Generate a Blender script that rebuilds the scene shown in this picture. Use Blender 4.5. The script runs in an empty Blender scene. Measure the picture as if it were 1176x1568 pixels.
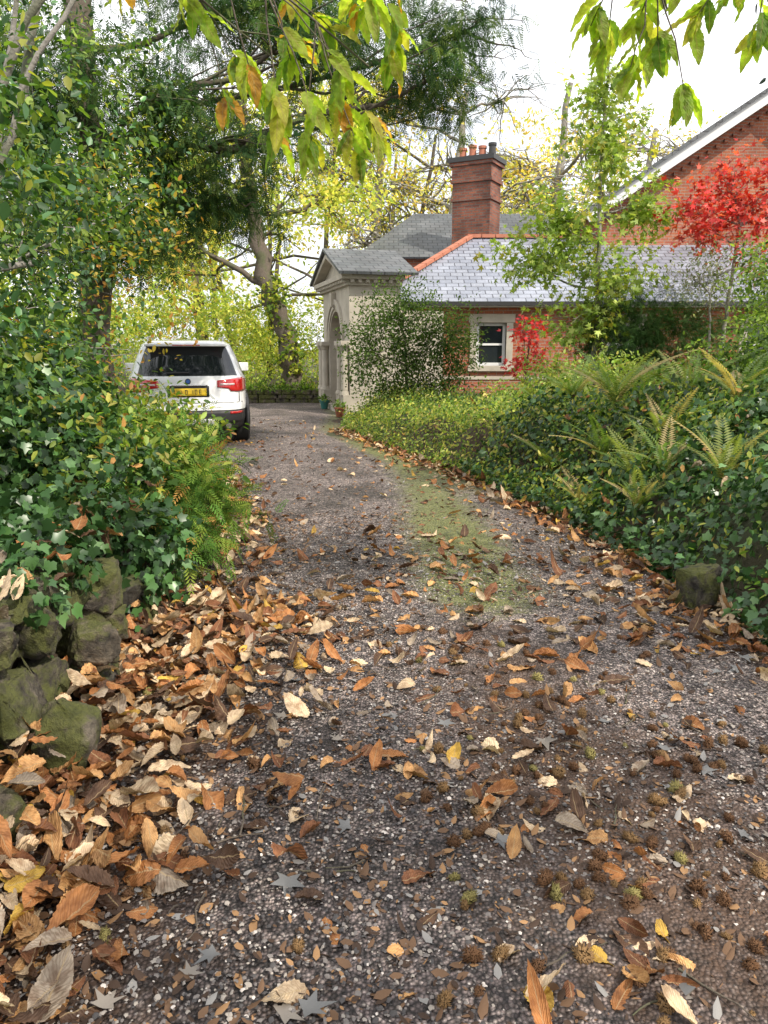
import bpy, bmesh, math, numpy as np
from mathutils import Vector, Matrix, noise
rng=np.random.default_rng(7)
S=bpy.context.scene
S.view_settings.view_transform='Standard'; S.view_settings.look='None'; S.view_settings.exposure=0
def link(o,parent=None):
    S.collection.objects.link(o)
    if parent: o.parent=parent
    return o
def empty(name):
    e=bpy.data.objects.new(name,None); e.empty_display_size=.2
    return link(e)
# ---------------------------------------------------------------- materials
class NT:
    def __init__(s,name):
        s.m=bpy.data.materials.new(name); s.m.use_nodes=True; s.t=s.m.node_tree
        s.t.nodes.clear(); s.out=s.n('ShaderNodeOutputMaterial')
    def n(s,k,inp=None,**kw):
        nd=s.t.nodes.new(k)
        for a,b in kw.items(): setattr(nd,a,b)
        if inp:
            for a,b in inp.items(): s.set(nd.inputs[a],b)
        return nd
    def set(s,sock,v):
        if isinstance(v,bpy.types.NodeSocket): s.t.links.new(v,sock)
        elif isinstance(v,bpy.types.Node): s.t.links.new(v.outputs[0],sock)
        else:
            if hasattr(sock.default_value,'__len__') and len(sock.default_value)==4 and len(v)==3: v=(*v,1)
            sock.default_value=v
    def math(s,op,a,b=0.0,c=0.0,clamp=False):
        nd=s.n('ShaderNodeMath',operation=op,use_clamp=clamp); s.set(nd.inputs[0],a); s.set(nd.inputs[1],b); s.set(nd.inputs[2],c); return nd.outputs[0]
    def mix(s,f,a,b,mode='MIX'):
        nd=s.n('ShaderNodeMix',data_type='RGBA',blend_type=mode); s.set(nd.inputs[0],f); s.set(nd.inputs[6],a); s.set(nd.inputs[7],b); return nd.outputs[2]
    def ramp(s,f,stops,interp='LINEAR'):
        nd=s.n('ShaderNodeValToRGB'); s.set(nd.inputs[0],f); cr=nd.color_ramp; cr.interpolation=interp
        while len(cr.elements)<len(stops): cr.elements.new(.5)
        for e,(p,c) in zip(cr.elements,stops):
            e.position=p; e.color=(*c,1) if len(c)==3 else c
        return nd.outputs[0]
    def noise(s,scale,detail=4,vec=None,rough=.55):
        nd=s.n('ShaderNodeTexNoise'); nd.inputs['Scale'].default_value=scale; nd.inputs['Detail'].default_value=detail; nd.inputs['Roughness'].default_value=rough
        if vec is not None: s.set(nd.inputs['Vector'],vec)
        return nd.outputs[0]
    def bump(s,h,st=.5,d=.01):
        nd=s.n('ShaderNodeBump'); nd.inputs['Strength'].default_value=st; nd.inputs['Distance'].default_value=d; s.set(nd.inputs['Height'],h); return nd.outputs[0]
    def pr(s,col,rough=.7,nrm=None,**kw):
        p=s.n('ShaderNodeBsdfPrincipled'); s.set(p.inputs['Base Color'],col); s.set(p.inputs['Roughness'],rough)
        if nrm is not None: s.set(p.inputs['Normal'],nrm)
        for a,b in kw.items(): s.set(p.inputs[a.replace('_',' ')],b)
        return p
    def done(s,sh): s.t.links.new(sh.outputs[0] if isinstance(sh,bpy.types.Node) else sh,s.out.inputs[0]); return s.m
def obj(t): return t.n('ShaderNodeTexCoord').outputs['Object']
def simple(name,col,rough=.6,var=.25,scale=20,bump=.2,**kw):
    t=NT(name); o=obj(t); f=t.noise(scale,4,o)
    c=t.mix(f,tuple(x*(1-var) for x in col),tuple(min(1,x*(1+var)) for x in col))
    return t.done(t.pr(c,rough,t.bump(f,bump,.01) if bump else None,**kw))
def leafmat(name,rough=.5,trans=.4,spec=.4,tint=(1.3,1.4,.55)):
    t=NT(name); c=t.n('ShaderNodeVertexColor',layer_name='Col').outputs[0]
    if spec>0: p=t.pr(c,rough,Specular_IOR_Level=spec)
    else: p=t.n('ShaderNodeBsdfDiffuse'); t.set(p.inputs[0],c)
    if trans<=0: return t.done(p)
    tr=t.n('ShaderNodeBsdfTranslucent'); t.set(tr.inputs[0],t.mix(1.0,c,tint,'MULTIPLY'))
    mx=t.n('ShaderNodeMixShader'); mx.inputs[0].default_value=trans
    t.t.links.new(p.outputs[0],mx.inputs[1]); t.t.links.new(tr.outputs[0],mx.inputs[2]); return t.done(mx)
def veinleaf(name,trans=.15,rough=.6,tint=(1.2,1.2,.6),dark=(.45,.38,.3)):
    t=NT(name); a=t.n('ShaderNodeVertexColor',layer_name='Col').outputs[0]
    uv=t.n('ShaderNodeUVMap').outputs[0]; sx=t.n('ShaderNodeSeparateXYZ'); t.set(sx.inputs[0],uv)
    au=t.math('ABSOLUTE',sx.outputs[0]); ph=t.math('SUBTRACT',t.math('MULTIPLY',sx.outputs[1],88.0),t.math('MULTIPLY',au,16.0))
    s=t.math('SINE',ph); v=t.math('POWER',t.math('MULTIPLY',t.math('ADD',s,1.0),.5),5.0)
    mid=t.math('LESS_THAN',au,.07)
    f=t.noise(30,2,obj(t)); c=t.mix(1.0,a,t.ramp(f,[(.3,(.55,.47,.42)),(.55,(1,1,1)),(.75,(1.25,1.2,1.1))]),'MULTIPLY')
    c=t.mix(t.math('MULTIPLY',v,.4),c,t.mix(1.0,c,dark,'MULTIPLY')); c=t.mix(t.math('MULTIPLY',mid,.5),c,(.45,.33,.18))
    p=t.pr(c,rough,t.bump(t.math('SUBTRACT',s,t.math('MULTIPLY',mid,2.0)),.4,.003),Specular_IOR_Level=.35)
    tr=t.n('ShaderNodeBsdfTranslucent'); t.set(tr.inputs[0],t.mix(1.0,c,tint,'MULTIPLY'))
    mx=t.n('ShaderNodeMixShader'); mx.inputs[0].default_value=trans
    t.t.links.new(p.outputs[0],mx.inputs[1]); t.t.links.new(tr.outputs[0],mx.inputs[2]); return t.done(mx)
M_leaf=leafmat('foliage_leaf',.5,.45); M_far=leafmat('distant_foliage',.5,.5,0); M_ivy=leafmat('ivy_leaf',.36,.15,.5); M_con=leafmat('conifer_needles',.6,.3,0)
M_dry=veinleaf('fallen_leaf',.12); M_ches=veinleaf('chestnut_leaf_green',.65,.45,(1.5,1.6,.5),(.7,.75,.6))
def bark(name,a,b):
    t=NT(name); o=obj(t); f=t.noise(14,4,o,.7); g=t.noise(2.5,2,o)
    c=t.mix(f,a,b); c=t.mix(t.ramp(g,[(.5,(0,0,0)),(.65,(.6,.6,.6))]),c,(.07,.09,.03))
    return t.done(t.pr(c,.9,t.bump(f,.7,.03)))
M_bark=bark('bark',(.05,.038,.028),(.16,.13,.10)); M_gbark=bark('grey_bark',(.14,.13,.12),(.38,.35,.31))
def brickmat(name,c1,c2,mort,w=.225,h=.075,ms=.008,rough=.85,dirt=.35):
    t=NT(name); uv=t.n('ShaderNodeUVMap').outputs[0]
    b=t.n('ShaderNodeTexBrick',offset=.5); t.set(b.inputs['Vector'],uv)
    for k,v in {'Color1':c1,'Color2':c2,'Mortar':mort,'Scale':1.0,'Mortar Size':ms,'Brick Width':w,'Row Height':h,'Bias':0.0,'Mortar Smooth':.1}.items(): t.set(b.inputs[k],v)
    f=t.noise(1.3,5,uv); f2=t.noise(25,3,uv)
    c=t.mix(1.0,b.outputs[0],t.ramp(f,[(.3,(1-dirt,)*3),(.7,(1.15,)*3)]),'MULTIPLY')
    c=t.mix(1.0,c,t.ramp(f2,[(.3,(.8,.8,.8)),(.7,(1.2,1.2,1.2))]),'MULTIPLY')
    return t.done(t.pr(c,rough,t.bump(b.outputs[1],-.6,.01)))
M_brick=brickmat('red_brick',(.42,.135,.06),(.32,.09,.05),(.30,.24,.19))
M_slate=brickmat('slate_roof_tiles',(.20,.22,.27),(.28,.30,.35),(.06,.065,.08),.30,.22,.014,.38,.3)
M_slated=brickmat('dark_slate_tiles',(.085,.095,.10),(.13,.135,.14),(.03,.03,.035),.30,.22,.014,.6,.45)
M_stone=simple('pale_sandstone',(.42,.38,.31),.85,.45,3,.3); M_white=simple('white_painted_wood',(.72,.72,.71),.5,.05,5,0)
M_dkm=simple('dark_gutter',(.03,.03,.03),.4,.1); M_terra=simple('terracotta',(.40,.15,.09),.8,.3,8)
M_glass=simple('window_glass',(.02,.025,.03),.05,.1,2,0,Specular_IOR_Level=.8)
t=NT('mossy_rock'); o=obj(t); f=t.noise(11,7,o,.72); g=t.noise(6,4,o,.65)
c=t.ramp(f,[(.34,(.012,.011,.009)),(.5,(.072,.063,.050)),(.68,(.21,.185,.145))])
oi=t.n('ShaderNodeObjectInfo').outputs['Random']; c=t.mix(1.0,c,t.ramp(oi,[(0,(.55,.55,.55)),(1,(1.4,1.3,1.2))]),'MULTIPLY')
nz=t.n('ShaderNodeSeparateXYZ'); t.set(nz.inputs[0],t.n('ShaderNodeNewGeometry').outputs['Normal'])
mf=t.math('MULTIPLY',t.ramp(t.math('ADD',g,t.math('MULTIPLY',nz.outputs[2],.08)),[(.44,(0,0,0)),(.56,(1,1,1))]),.8)
c=t.mix(mf,c,t.mix(t.noise(60,2,o),(.035,.045,.008),(.15,.16,.03))); M_rock=t.done(t.pr(c,.9,t.bump(f,1.0,.05)))
def gravelmat():
    t=NT('gravel_drive'); o=obj(t)
    v1=t.n('ShaderNodeTexVoronoi',{'Vector':o,'Scale':88.0},feature='F1'); v2=t.n('ShaderNodeTexVoronoi',{'Vector':o,'Scale':52.0},feature='F1')
    sr=t.n('ShaderNodeSeparateColor'); t.set(sr.inputs[0],v1.outputs['Color'])
    sr2=t.n('ShaderNodeSeparateColor'); t.set(sr2.inputs[0],v2.outputs['Color'])
    c=t.ramp(sr.outputs[0],[(0,(.05,.045,.045)),(.35,(.13,.115,.11)),(.6,(.26,.225,.21)),(.8,(.38,.33,.31)),(.95,(.58,.53,.48)),(1,(.62,.57,.5))])
    c2=t.ramp(sr2.outputs[1],[(0,(.09,.08,.075)),(.6,(.30,.26,.25)),(1,(.52,.46,.41))])
    c=t.mix(t.math('GREATER_THAN',sr2.outputs[0],.72),c,c2)
    edge=t.ramp(v1.outputs['Distance'],[(.25,(1,1,1)),(.75,(.2,.2,.2))]); c=t.mix(1.0,c,edge,'MULTIPLY')
    big=t.noise(1.1,4,o,.62); c=t.mix(1.0,c,t.ramp(big,[(.34,(.48,.44,.42)),(.58,(1.3,1.20,1.19))]),'MULTIPLY')
    a=t.n('ShaderNodeVertexColor',layer_name='Col'); sa=t.n('ShaderNodeSeparateColor'); t.set(sa.inputs[0],a.outputs[0])
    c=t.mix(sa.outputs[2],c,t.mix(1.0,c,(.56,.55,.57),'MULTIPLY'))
    nm=t.noise(7,4,o,.75); nf=t.noise(50,3,o,.7)
    c=t.mix(1.0,c,t.ramp(t.noise(17,3,o,.8),[(.36,(.55,.52,.50)),(.5,(1,1,1)),(.64,(1.35,1.33,1.3))]),'MULTIPLY')
    db=t.math('MULTIPLY',t.ramp(t.math('ADD',t.math('MULTIPLY',sa.outputs[1],.6),t.math('MULTIPLY',nm,.7)),[(.50,(0,0,0)),(.74,(1,1,1))]),.8)
    c=t.mix(db,c,t.mix(nf,(.02,.013,.009),(.15,.08,.045)))
    mm=t.math('ADD',t.math('MULTIPLY',sa.outputs[0],.6),t.math('ADD',t.math('MULTIPLY',nm,.55),t.math('MULTIPLY',nf,.45)))
    ms=t.math('MULTIPLY',t.ramp(mm,[(.68,(0,0,0)),(.94,(1,1,1))]),.85)
    c=t.mix(ms,c,t.mix(sr.outputs[1],(.05,.07,.012),(.25,.26,.075)))
    h=t.math('SUBTRACT',1.0,v1.outputs['Distance'])
    return t.done(t.pr(c,.7,t.bump(h,1.0,.014)))
M_grav=gravelmat()
t=NT('leafy_soil'); o=obj(t); f=t.noise(12,5,o,.7); g=t.noise(.5,3,o)
c=t.mix(f,(.018,.012,.008),(.09,.06,.035)); c=t.mix(t.ramp(g,[(.45,(0,0,0)),(.6,(.7,.7,.7))]),c,(.035,.05,.015)); M_soil=t.done(t.pr(c,.95,t.bump(f,.8,.04)))
# ---------------------------------------------------------------- mesh helpers
def mesh_np(name,V,F,mat,parent=None,col=None,uv=None,smooth=False,matidx=None):
    me=bpy.data.meshes.new(name); V=np.asarray(V,np.float32).reshape(-1,3); F=np.asarray(F,np.int32); k=F.shape[1]
    me.vertices.add(len(V)); me.vertices.foreach_set('co',V.ravel())
    me.loops.add(F.size); me.loops.foreach_set('vertex_index',F.ravel())
    me.polygons.add(len(F)); me.polygons.foreach_set('loop_start',np.arange(0,F.size,k,dtype=np.int32))
    if smooth: me.polygons.foreach_set('use_smooth',np.ones(len(F),bool))
    for m in (mat if isinstance(mat,list) else [mat]): me.materials.append(m)
    if matidx is not None: me.polygons.foreach_set('material_index',np.asarray(matidx,np.int32))
    me.update(calc_edges=True)
    if col is not None:
        a=me.color_attributes.new('Col','FLOAT_COLOR','POINT'); c=np.ones((len(V),4),np.float32); c[:,:3]=np.clip(col,0,.85); a.data.foreach_set('color',c.ravel())
    if uv is not None:
        u=me.uv_layers.new(name='UVMap'); u.data.foreach_set('uv',np.asarray(uv,np.float32)[F.ravel()].ravel())
    me.validate(); return link(bpy.data.objects.new(name,me),parent)
def nrm(a): return a/np.maximum(np.linalg.norm(a,axis=-1,keepdims=True),1e-9)
def frames(d,up):
    y=nrm(d); x=nrm(np.cross(y,up)); z=np.cross(x,y); return np.stack([x,y,z],axis=-1)
def inst(name,T,F,pos,R,scale,col,mat,parent=None,uv=None,bend=None,fold=None,smooth=False,twist=None):
    N=len(pos); m=len(T); V=np.repeat(T[None],N,0).astype(np.float64)
    if fold is not None: V[...,2]+=fold[:,None]*np.abs(V[...,0])
    if twist is not None: V[...,2]+=twist[:,None]*V[...,0]*(V[...,1]-.4)*2
    if bend is not None: V[...,2]-=bend[:,None]*V[...,1]**2
    V*=np.asarray(scale).reshape(N,1,-1); V=np.einsum('nij,nmj->nmi',R,V)+pos[:,None]
    FF=(F[None]+(np.arange(N)*m)[:,None,None]).reshape(-1,F.shape[1])
    return mesh_np(name,V,FF,mat,parent,np.repeat(col,m,0),np.tile(uv,(N,1)) if uv is not None else None,smooth)
T_oval=np.array([(0,0,0),(.24,.3,0),(.2,.68,0),(0,1,0),(-.2,.68,0),(-.24,.3,0)],float); F_oval=np.array([(0,1,2,3),(0,3,4,5)])
def star(tips,val):
    V=[(0,0,0)]; F=[]; n=len(tips)
    for i,(a,l) in enumerate(tips):
        V.append((math.sin(a)*l,math.cos(a)*l,0))
    base=len(V)
    for (a,l) in val: V.append((math.sin(a)*l,math.cos(a)*l,0))
    for i in range(n): F.append((0,base+i,1+i,base+i+1))
    V=np.array(V,float); V[:,1]+=.25; V[0,1]=.1; return V,np.array(F)
r=math.radians
T_maple,F_maple=star([(r(-115),.45),(r(-55),.7),(0,.85),(r(55),.7),(r(115),.45)],[(r(-150),.2),(r(-82),.28),(r(-28),.33),(r(28),.33),(r(82),.28),(r(150),.2)])
T_ivy,F_ivy=star([(r(-110),.42),(r(-55),.55),(0,.75),(r(55),.55),(r(110),.42)],[(r(-150),.3),(r(-82),.38),(r(-28),.42),(r(28),.42),(r(82),.38),(r(150),.3)])
def frond(n,L,wd,taper=True,ang=.35):
    V=[];F=[]
    for i in range(n):
        y=(i+.5)/n; l=L*(math.sin(math.pi*min(1,(y*.8+.2)))**.7 if taper else (1-.6*y)); w=wd/n
        for s in (-1,1):
            b=len(V); V+=[(0,y-w*.5,0),(s*l*.5,y-w*.5+l*ang*.5,0),(s*l,y+l*ang,-.03),(s*l*.45,y+w*.5+l*ang*.5,0)]
            F.append((b,b+1,b+2,b+3) if s>0 else (b+3,b+2,b+1,b))
    return np.array(V,float),np.array(F)
T_fern,F_fern=frond(24,.15,.8); T_spr,F_spr=frond(8,.26,.6,False,.7)
def bigleaf(ny=22,nx=4,w=.21,ser=.05):
    V=[];U=[];F=[]
    for j in range(ny+1):
        y=j/ny; ww=w*(math.sin(math.pi*(y**.85))**.75 if 0<y<1 else .02)*(1+ser*(1 if j%2 else -1))+.004
        for i in range(nx+1):
            x=(i/nx*2-1); V.append((x*ww,y+(abs(x)*.03 if j%2==0 else 0),.02*math.sin(j*1.3+x*2))); U.append((x,y))
    for j in range(ny):
        for i in range(nx):
            a=j*(nx+1)+i; F.append((a,a+1,a+nx+2,a+nx+1))
    return np.array(V),np.array(F),np.array(U)
T_big,F_big,U_big=bigleaf()
def pick(pal,n):
    w=np.array([p[1] for p in pal],float); w/=w.sum(); return np.array([p[0] for p in pal],float)[rng.choice(len(pal),n,p=w)]
def rnd3(n): return rng.normal(size=(n,3))
GREEN=1.5
def foliage(name,blobs,n,size,tm,pal,mat,parent,per=10,twig=.25,droop=0.,gap=0.,shell=.6,flat=.6,wl=1.,smin=.7,g=GREEN):
    T,F=tm; T=T*np.array([wl,1,1]); B=np.array(blobs,float); w=(B[:,3]*B[:,4]*B[:,5])**.66
    nc=max(1,n//per); k=rng.choice(len(B),nc,p=w/w.sum()); u=nrm(rnd3(nc)); rr=1-shell*rng.random(nc)**1.4
    c=B[k,:3]+u*B[k,3:6]*rr[:,None]*(1+.12*rng.normal(size=(nc,1)))
    if gap>0:
        q=np.sin(c[:,0]*2.9/twig*.3+k)+np.sin(c[:,1]*2.3/twig*.3+2*k)+np.sin(c[:,2]*3.7/twig*.3+c[:,0]*1.1)
        c,u,k=[a[q>-1.5+gap*2] for a in (c,u,k)]; nc=len(c)
    o=nrm(u+rnd3(nc)*.45+np.array([0,0,-droop])); cb=.62+.65*rng.random(nc); ccol=pick(pal,nc)
    tt=rng.random((nc,per)); p=c[:,None]+o[:,None]*(tt[...,None]-.3)*twig+rng.normal(size=(nc,per,3))*twig*.22
    d=o[:,None]*.6+rng.normal(size=(nc,per,3))*.75+np.array([0,0,-droop*.8]); N=nc*per
    p=p.reshape(-1,3); d=d.reshape(-1,3); up=nrm(rnd3(N)*flat+np.array([0,0,1.])+np.repeat(u,per,0)*.4)
    own=pick(pal,N); cc=np.repeat(ccol,per,0); m=rng.random(N)<.35; cc[m]=own[m]
    cc=cc*(g*np.repeat(cb,per)*(.75+.5*rng.random(N)))[:,None]
    inst(name,T,F,p,frames(d,up),size*(smin+(1.3-smin)*rng.random((N,1))),cc,mat,parent,bend=.1+.3*rng.random(N),fold=.3*rng.random(N))
def tube(V,F,pts,rad,sides=7):
    pts=np.array(pts,float); n=len(pts); b0=len(V); tan=np.gradient(pts,axis=0)
    for i in range(n):
        d=nrm(tan[i]); a=nrm(np.cross(d,[.31,.9,.2])); b=np.cross(d,a)
        for j in range(sides):
            th=2*math.pi*j/sides; V.append(tuple(pts[i]+(a*math.cos(th)+b*math.sin(th))*rad[i]))
    for i in range(n-1):
        for j in range(sides):
            k=(j+1)%sides; F.append((b0+i*sides+j,b0+i*sides+k,b0+(i+1)*sides+k,b0+(i+1)*sides+j))
def crook(a,b,n,amp,sag=0.):
    a=np.array(a,float); b=np.array(b,float); t=np.linspace(0,1,n)[:,None]; L=np.linalg.norm(b-a)
    off=np.cumsum(rng.normal(size=(n,3)),0)*amp*L/n; off-=off[-1]*t; return a+(b-a)*t+off*np.sin(np.pi*t)+np.array([0,0,sag*L])*np.sin(np.pi*t)
def tree(name,trunk,r0,r1,blobs,mat,subs=7,limb=.3,sub_l=1.,twigs=2,start=.35,thin=1.):
    e=empty(name); V=[];F=[]; tp=[np.array(p,float) for p in trunk]
    P=np.array(tp); s=np.linspace(0,len(P)-1,4*len(P)); P=np.stack([np.interp(s,range(len(P)),P[:,i]) for i in range(3)],1)
    P[1:-1]+=rng.normal(size=(len(P)-2,3))*r0*.18; R=np.linspace(r0,r1,len(P)); R[0]*=1.35; tube(V,F,P,R,10)
    for b in blobs:
        c=np.array(b[:3]); rd=np.array(b[3:6]); 
        i=int(len(P)*np.clip(start+(1-start)*rng.random(),0,.97)); 
        ks=[j for j in range(len(P)) if P[j,2]<=c[2]+.1 and j>=len(P)*start*.6]; 
        if ks: i=min(ks,key=lambda j:abs(P[j,2]-(c[2]-.35*np.linalg.norm((c-P[j])[:2])))) 
        q=crook(P[i],c,8,.35,.04); rb=R[i]*limb+.004; tube(V,F,q,np.linspace(rb,rb*.45,8),6)
        for _ in range(subs):
            j=rng.integers(3,8); e2=c+nrm(rng.normal(size=3))*rd*sub_l*(.6+.4*rng.random()); q2=crook(q[j],e2,6,.4,.05); tube(V,F,q2,np.linspace(rb*.42*thin,rb*.1*thin,6),4)
            for _ in range(twigs):
                j2=rng.integers(2,6); e3=q2[j2]+nrm(rng.normal(size=3)+nrm(e2-c))*rd*.35; tube(V,F,crook(q2[j2],e3,4,.3),np.linspace(rb*.18*thin,rb*.05*thin,4),3)
    mesh_np('trunk_and_branches',V,F,mat,e,smooth=True); return e
class MB:
    def __init__(s): s.v=[];s.f=[];s.m=[]
    def add(s,vs,fs,mi,M=None):
        b=len(s.v)
        for v in vs: s.v.append(tuple(M@Vector(v)) if M is not None else tuple(v))
        for f in fs: s.f.append([b+i for i in f]); s.m.append(mi)
    def box(s,x0,x1,y0,y1,z0,z1,mi=0,M=None):
        s.add([(x0,y0,z0),(x1,y0,z0),(x1,y1,z0),(x0,y1,z0),(x0,y0,z1),(x1,y0,z1),(x1,y1,z1),(x0,y1,z1)],[(0,3,2,1),(4,5,6,7),(0,1,5,4),(1,2,6,5),(2,3,7,6),(3,0,4,7)],mi,M)
    def cyl(s,x,y,z0,z1,r0,r1,mi=0,n=16,M=None,cap=True):
        v=[(x+r0*math.cos(2*math.pi*i/n),y+r0*math.sin(2*math.pi*i/n),z0) for i in range(n)]+[(x+r1*math.cos(2*math.pi*i/n),y+r1*math.sin(2*math.pi*i/n),z1) for i in range(n)]
        f=[(i,(i+1)%n,n+(i+1)%n,n+i) for i in range(n)]
        if cap: f+=[list(range(n,2*n)),list(range(n))[::-1]]
        s.add(v,f,mi,M)
    def beam(s,a,b,w,h,mi=0,M=None):
        a=Vector(a);b=Vector(b);d=(b-a).normalized();x=d.cross(Vector((0,0,1)));x=x.normalized() if x.length>1e-4 else Vector((1,0,0));z=x.cross(d)
        vs=[]
        for p in (a,b):
            for i,j in ((-1,-1),(1,-1),(1,1),(-1,1)): vs.append(p+x*i*w/2+z*j*h/2)
        s.add(vs,[(0,3,2,1),(4,5,6,7),(0,1,5,4),(1,2,6,5),(2,3,7,6),(3,0,4,7)],mi,M)
    def fin(s,name,mats,parent=None,smooth=False,bevel=0):
        me=bpy.data.meshes.new(name); me.from_pydata(s.v,[],s.f)
        for m in mats: me.materials.append(m)
        bm=bmesh.new(); bm.from_mesh(me); bm.faces.ensure_lookup_table()
        for i,f in enumerate(bm.faces): f.material_index=s.m[i]; f.smooth=smooth
        bmesh.ops.recalc_face_normals(bm,faces=bm.faces); uvl=bm.loops.layers.uv.new('UVMap')
        for f in bm.faces:
            n=f.normal; u=Vector((0,0,1)).cross(n)
            u=u.normalized() if u.length>1e-3 else Vector((1,0,0)); v=n.cross(u)
            for l in f.loops: l[uvl].uv=(l.vert.co.dot(u),l.vert.co.dot(v))
        bm.to_mesh(me); bm.free(); o=link(bpy.data.objects.new(name,me),parent)
        if bevel: 
            md=o.modifiers.new('b','BEVEL'); md.width=bevel; md.segments=2; md.limit_method='ANGLE'
        return o
# ---------------------------------------------------------------- layout functions
ys=[-6,0,1.5,2.5,3.5,4.6,6.5,8,10,11.2,12.5,14,17,20,24]
XL=[-1.6,-1.4,-1.3,-1.28,-1.28,-1.25,-1.5,-1.9,-2.6,-4.3,-4.6,-4.8,-5.2,-6,-6]
XR=[2.3,2.15,2.1,2.05,1.95,1.88,1.55,1.2,.52,.1,-.35,-.8,-.75,-1.2,-1.2]
xl=lambda y:np.interp(y,ys,XL); xr=lambda y:np.interp(y,ys,XR)
def ss(x): x=np.clip(x,0,1); return x*x*(3-2*x)
def HR(x,y):
    d=x-xr(y); b=.12*np.sin(x*3.1+y*1.7)+.1*np.sin(y*4.3-x*2.2)+.05*np.sin(x*9+y*7)
    h=((.74-.24*ss((y-8)/3))*ss((d-.02)/.8)+.42*ss((d-.9)/1.6)*ss((11-y)/4)+b*ss(d/.5)*.9)
    return h*ss((17.-y)/1.2)*ss((y+3)/2)
def HL(x,y):
    d=xl(y)-x; b=.08*np.sin(x*3.7+y*2.7)+.06*np.sin(y*5.3-x*2.2)
    return (.55*ss((d-.05)/.22)+.4*ss((d-.4)/1.5)+b*ss(d/.4))*ss((10.2-y)/1.2)
def ground_h(x,y):
    h=np.where(x>(xr(y)+xl(y))/2,HR(x,y)*.8,HL(x,y)*.85); return np.where(y>20,h*0,h)
gx=np.concatenate([-np.geomspace(200,6.2,18),np.arange(-6,6.01,.1),np.geomspace(6.2,200,18)]); gy=np.concatenate([-np.geomspace(60,3.2,8),np.arange(-3,19.,.1),np.geomspace(19.2,300,24)])
X,Y=np.meshgrid(gx,gy); Z=ground_h(X,Y); nx,ny=len(gx),len(gy)
idx=np.arange(nx*ny).reshape(ny,nx); F=np.stack([idx[:-1,:-1],idx[:-1,1:],idx[1:,1:],idx[1:,:-1]],-1).reshape(-1,4)
mesh_np('ground',np.stack([X,Y,Z],-1),F,M_soil,smooth=True)
# drive
dy=np.arange(-3,20.6,.06); a=np.linspace(0,1,90); A,DY=np.meshgrid(a,dy); DX=xl(DY)-.06+(xr(DY)-xl(DY)+.12)*A
DZ=.006+.012*np.sin(DX*2.1)*np.sin(DY*1.3)**2+.01*(1-(2*A-1)**2)
cxm=.60-.045*(DY-4.5)
moss=1.0*np.exp(-((DX-cxm)/.42)**2)*ss((DY-3.6)/1.0)*ss((8.2-DY)/2.4)+.7*np.exp(-((DX-cxm+.05*(DY-8))/.4)**2)*ss((DY-6)/2)*ss((17-DY)/4)+.6*np.exp(-((A-.93)/.07)**2)*ss((DY-6)/3)
deb=.7*np.exp(-((A-.03)/.10)**2)+.7*np.exp(-((A-1)/.10)**2)+.55*np.exp(-((DX-.55)/.5)**2)*np.exp(-((DY-2.9)/1.3)**2)+.55*np.exp(-((DX-1.0)/.5)**2)*np.exp(-((DY-1.9)/.8)**2)+.5*np.exp(-((DX+.8)/.45)**2)*ss((4.5-DY)/2)
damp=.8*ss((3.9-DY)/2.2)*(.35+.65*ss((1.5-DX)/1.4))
nx,ny=len(a),len(dy); idx=np.arange(nx*ny).reshape(ny,nx); F=np.stack([idx[:-1,:-1],idx[:-1,1:],idx[1:,1:],idx[1:,:-1]],-1).reshape(-1,4)
mesh_np('gravel_driveway',np.stack([DX,DY,DZ],-1),F,M_grav,col=np.stack([np.clip(moss,0,.85),deb,damp],-1).reshape(-1,3),smooth=True)
n=34000; py=1.2+5.0*rng.random(n)**1.5; px=xl(py)+(xr(py)-xl(py))*rng.random(n)
T=np.array([(1,0,0),(0,1,0),(-1,0,0),(0,-1,0),(0,0,.7),(0,0,-.7),(.6,.6,.35),(-.6,.6,.3),(-.6,-.6,.35),(.6,-.6,.3)],float)
F3=np.array([(0,6,4),(6,1,4),(1,7,4),(7,2,4),(2,8,4),(8,3,4),(3,9,4),(9,0,4)])
sz=(.003+.0055*rng.random((n,1))**2)*(.7+.6*rng.random((n,3)))
M_peb=leafmat('pebble',.75,.0,.3)
inst('loose_gravel',T,F3,np.stack([px,py,np.full(n,.019)],1),frames(rnd3(n)*np.array([1,1,.2]),np.array([0,0,1.])+rnd3(n)*.3),sz,pick([((.07,.065,.065),4),((.18,.16,.15),4),((.32,.285,.25),3),((.54,.49,.45),1.1)],n),M_peb)
# ---------------------------------------------------------------- fallen leaves
P=[];Z_=[]
def strip(n,fx,y0,y1,sd,pw=1.,pile=.02,s0=.055,s1=.08): 
    y=y0+(y1-y0)*rng.random(n)**pw; x=fx(y)+rng.normal(size=n)*sd; P.append(np.stack([x,y,.02+pile*rng.random(n)],1)); Z_.append(s0+s1*rng.random(n)**1.3)
strip(860,lambda y:xl(y)+.34+.10*(y-3),1.75,4.2,.25,.85,.09,.06,.085); strip(230,lambda y:xl(y)+.24,1.3,1.9,.17,1,.06,.06,.085)
strip(200,lambda y:xl(y)+.08,1.8,4.0,.06,1,.22,.06,.08)
strip(620,lambda y:xl(y)+.2,3.8,9,.17,.9,.03); strip(1100,lambda y:xr(y)-.04,3.2,13.8,.12,1,.03); strip(190,lambda y:xr(y)-.4,3.5,10,.3)
strip(270,lambda y:.5-.03*y,2.2,6.0,.42,1,.02); strip(110,lambda y:0*y+.3,1.4,4,1.0,.8,.01,.06,.07); strip(330,lambda y:(xl(y)+xr(y))/2,4,16,.9,.8,.01,.045,.06)
strip(60,lambda y:0*y+.7,1.35,2.2,.4,1,.015,.06,.07); strip(140,lambda y:xr(y)-.4,3.5,5.2,.3,1,.01); strip(90,lambda y:xl(y)+.9,2.0,4.5,.25,1,.01)
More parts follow.
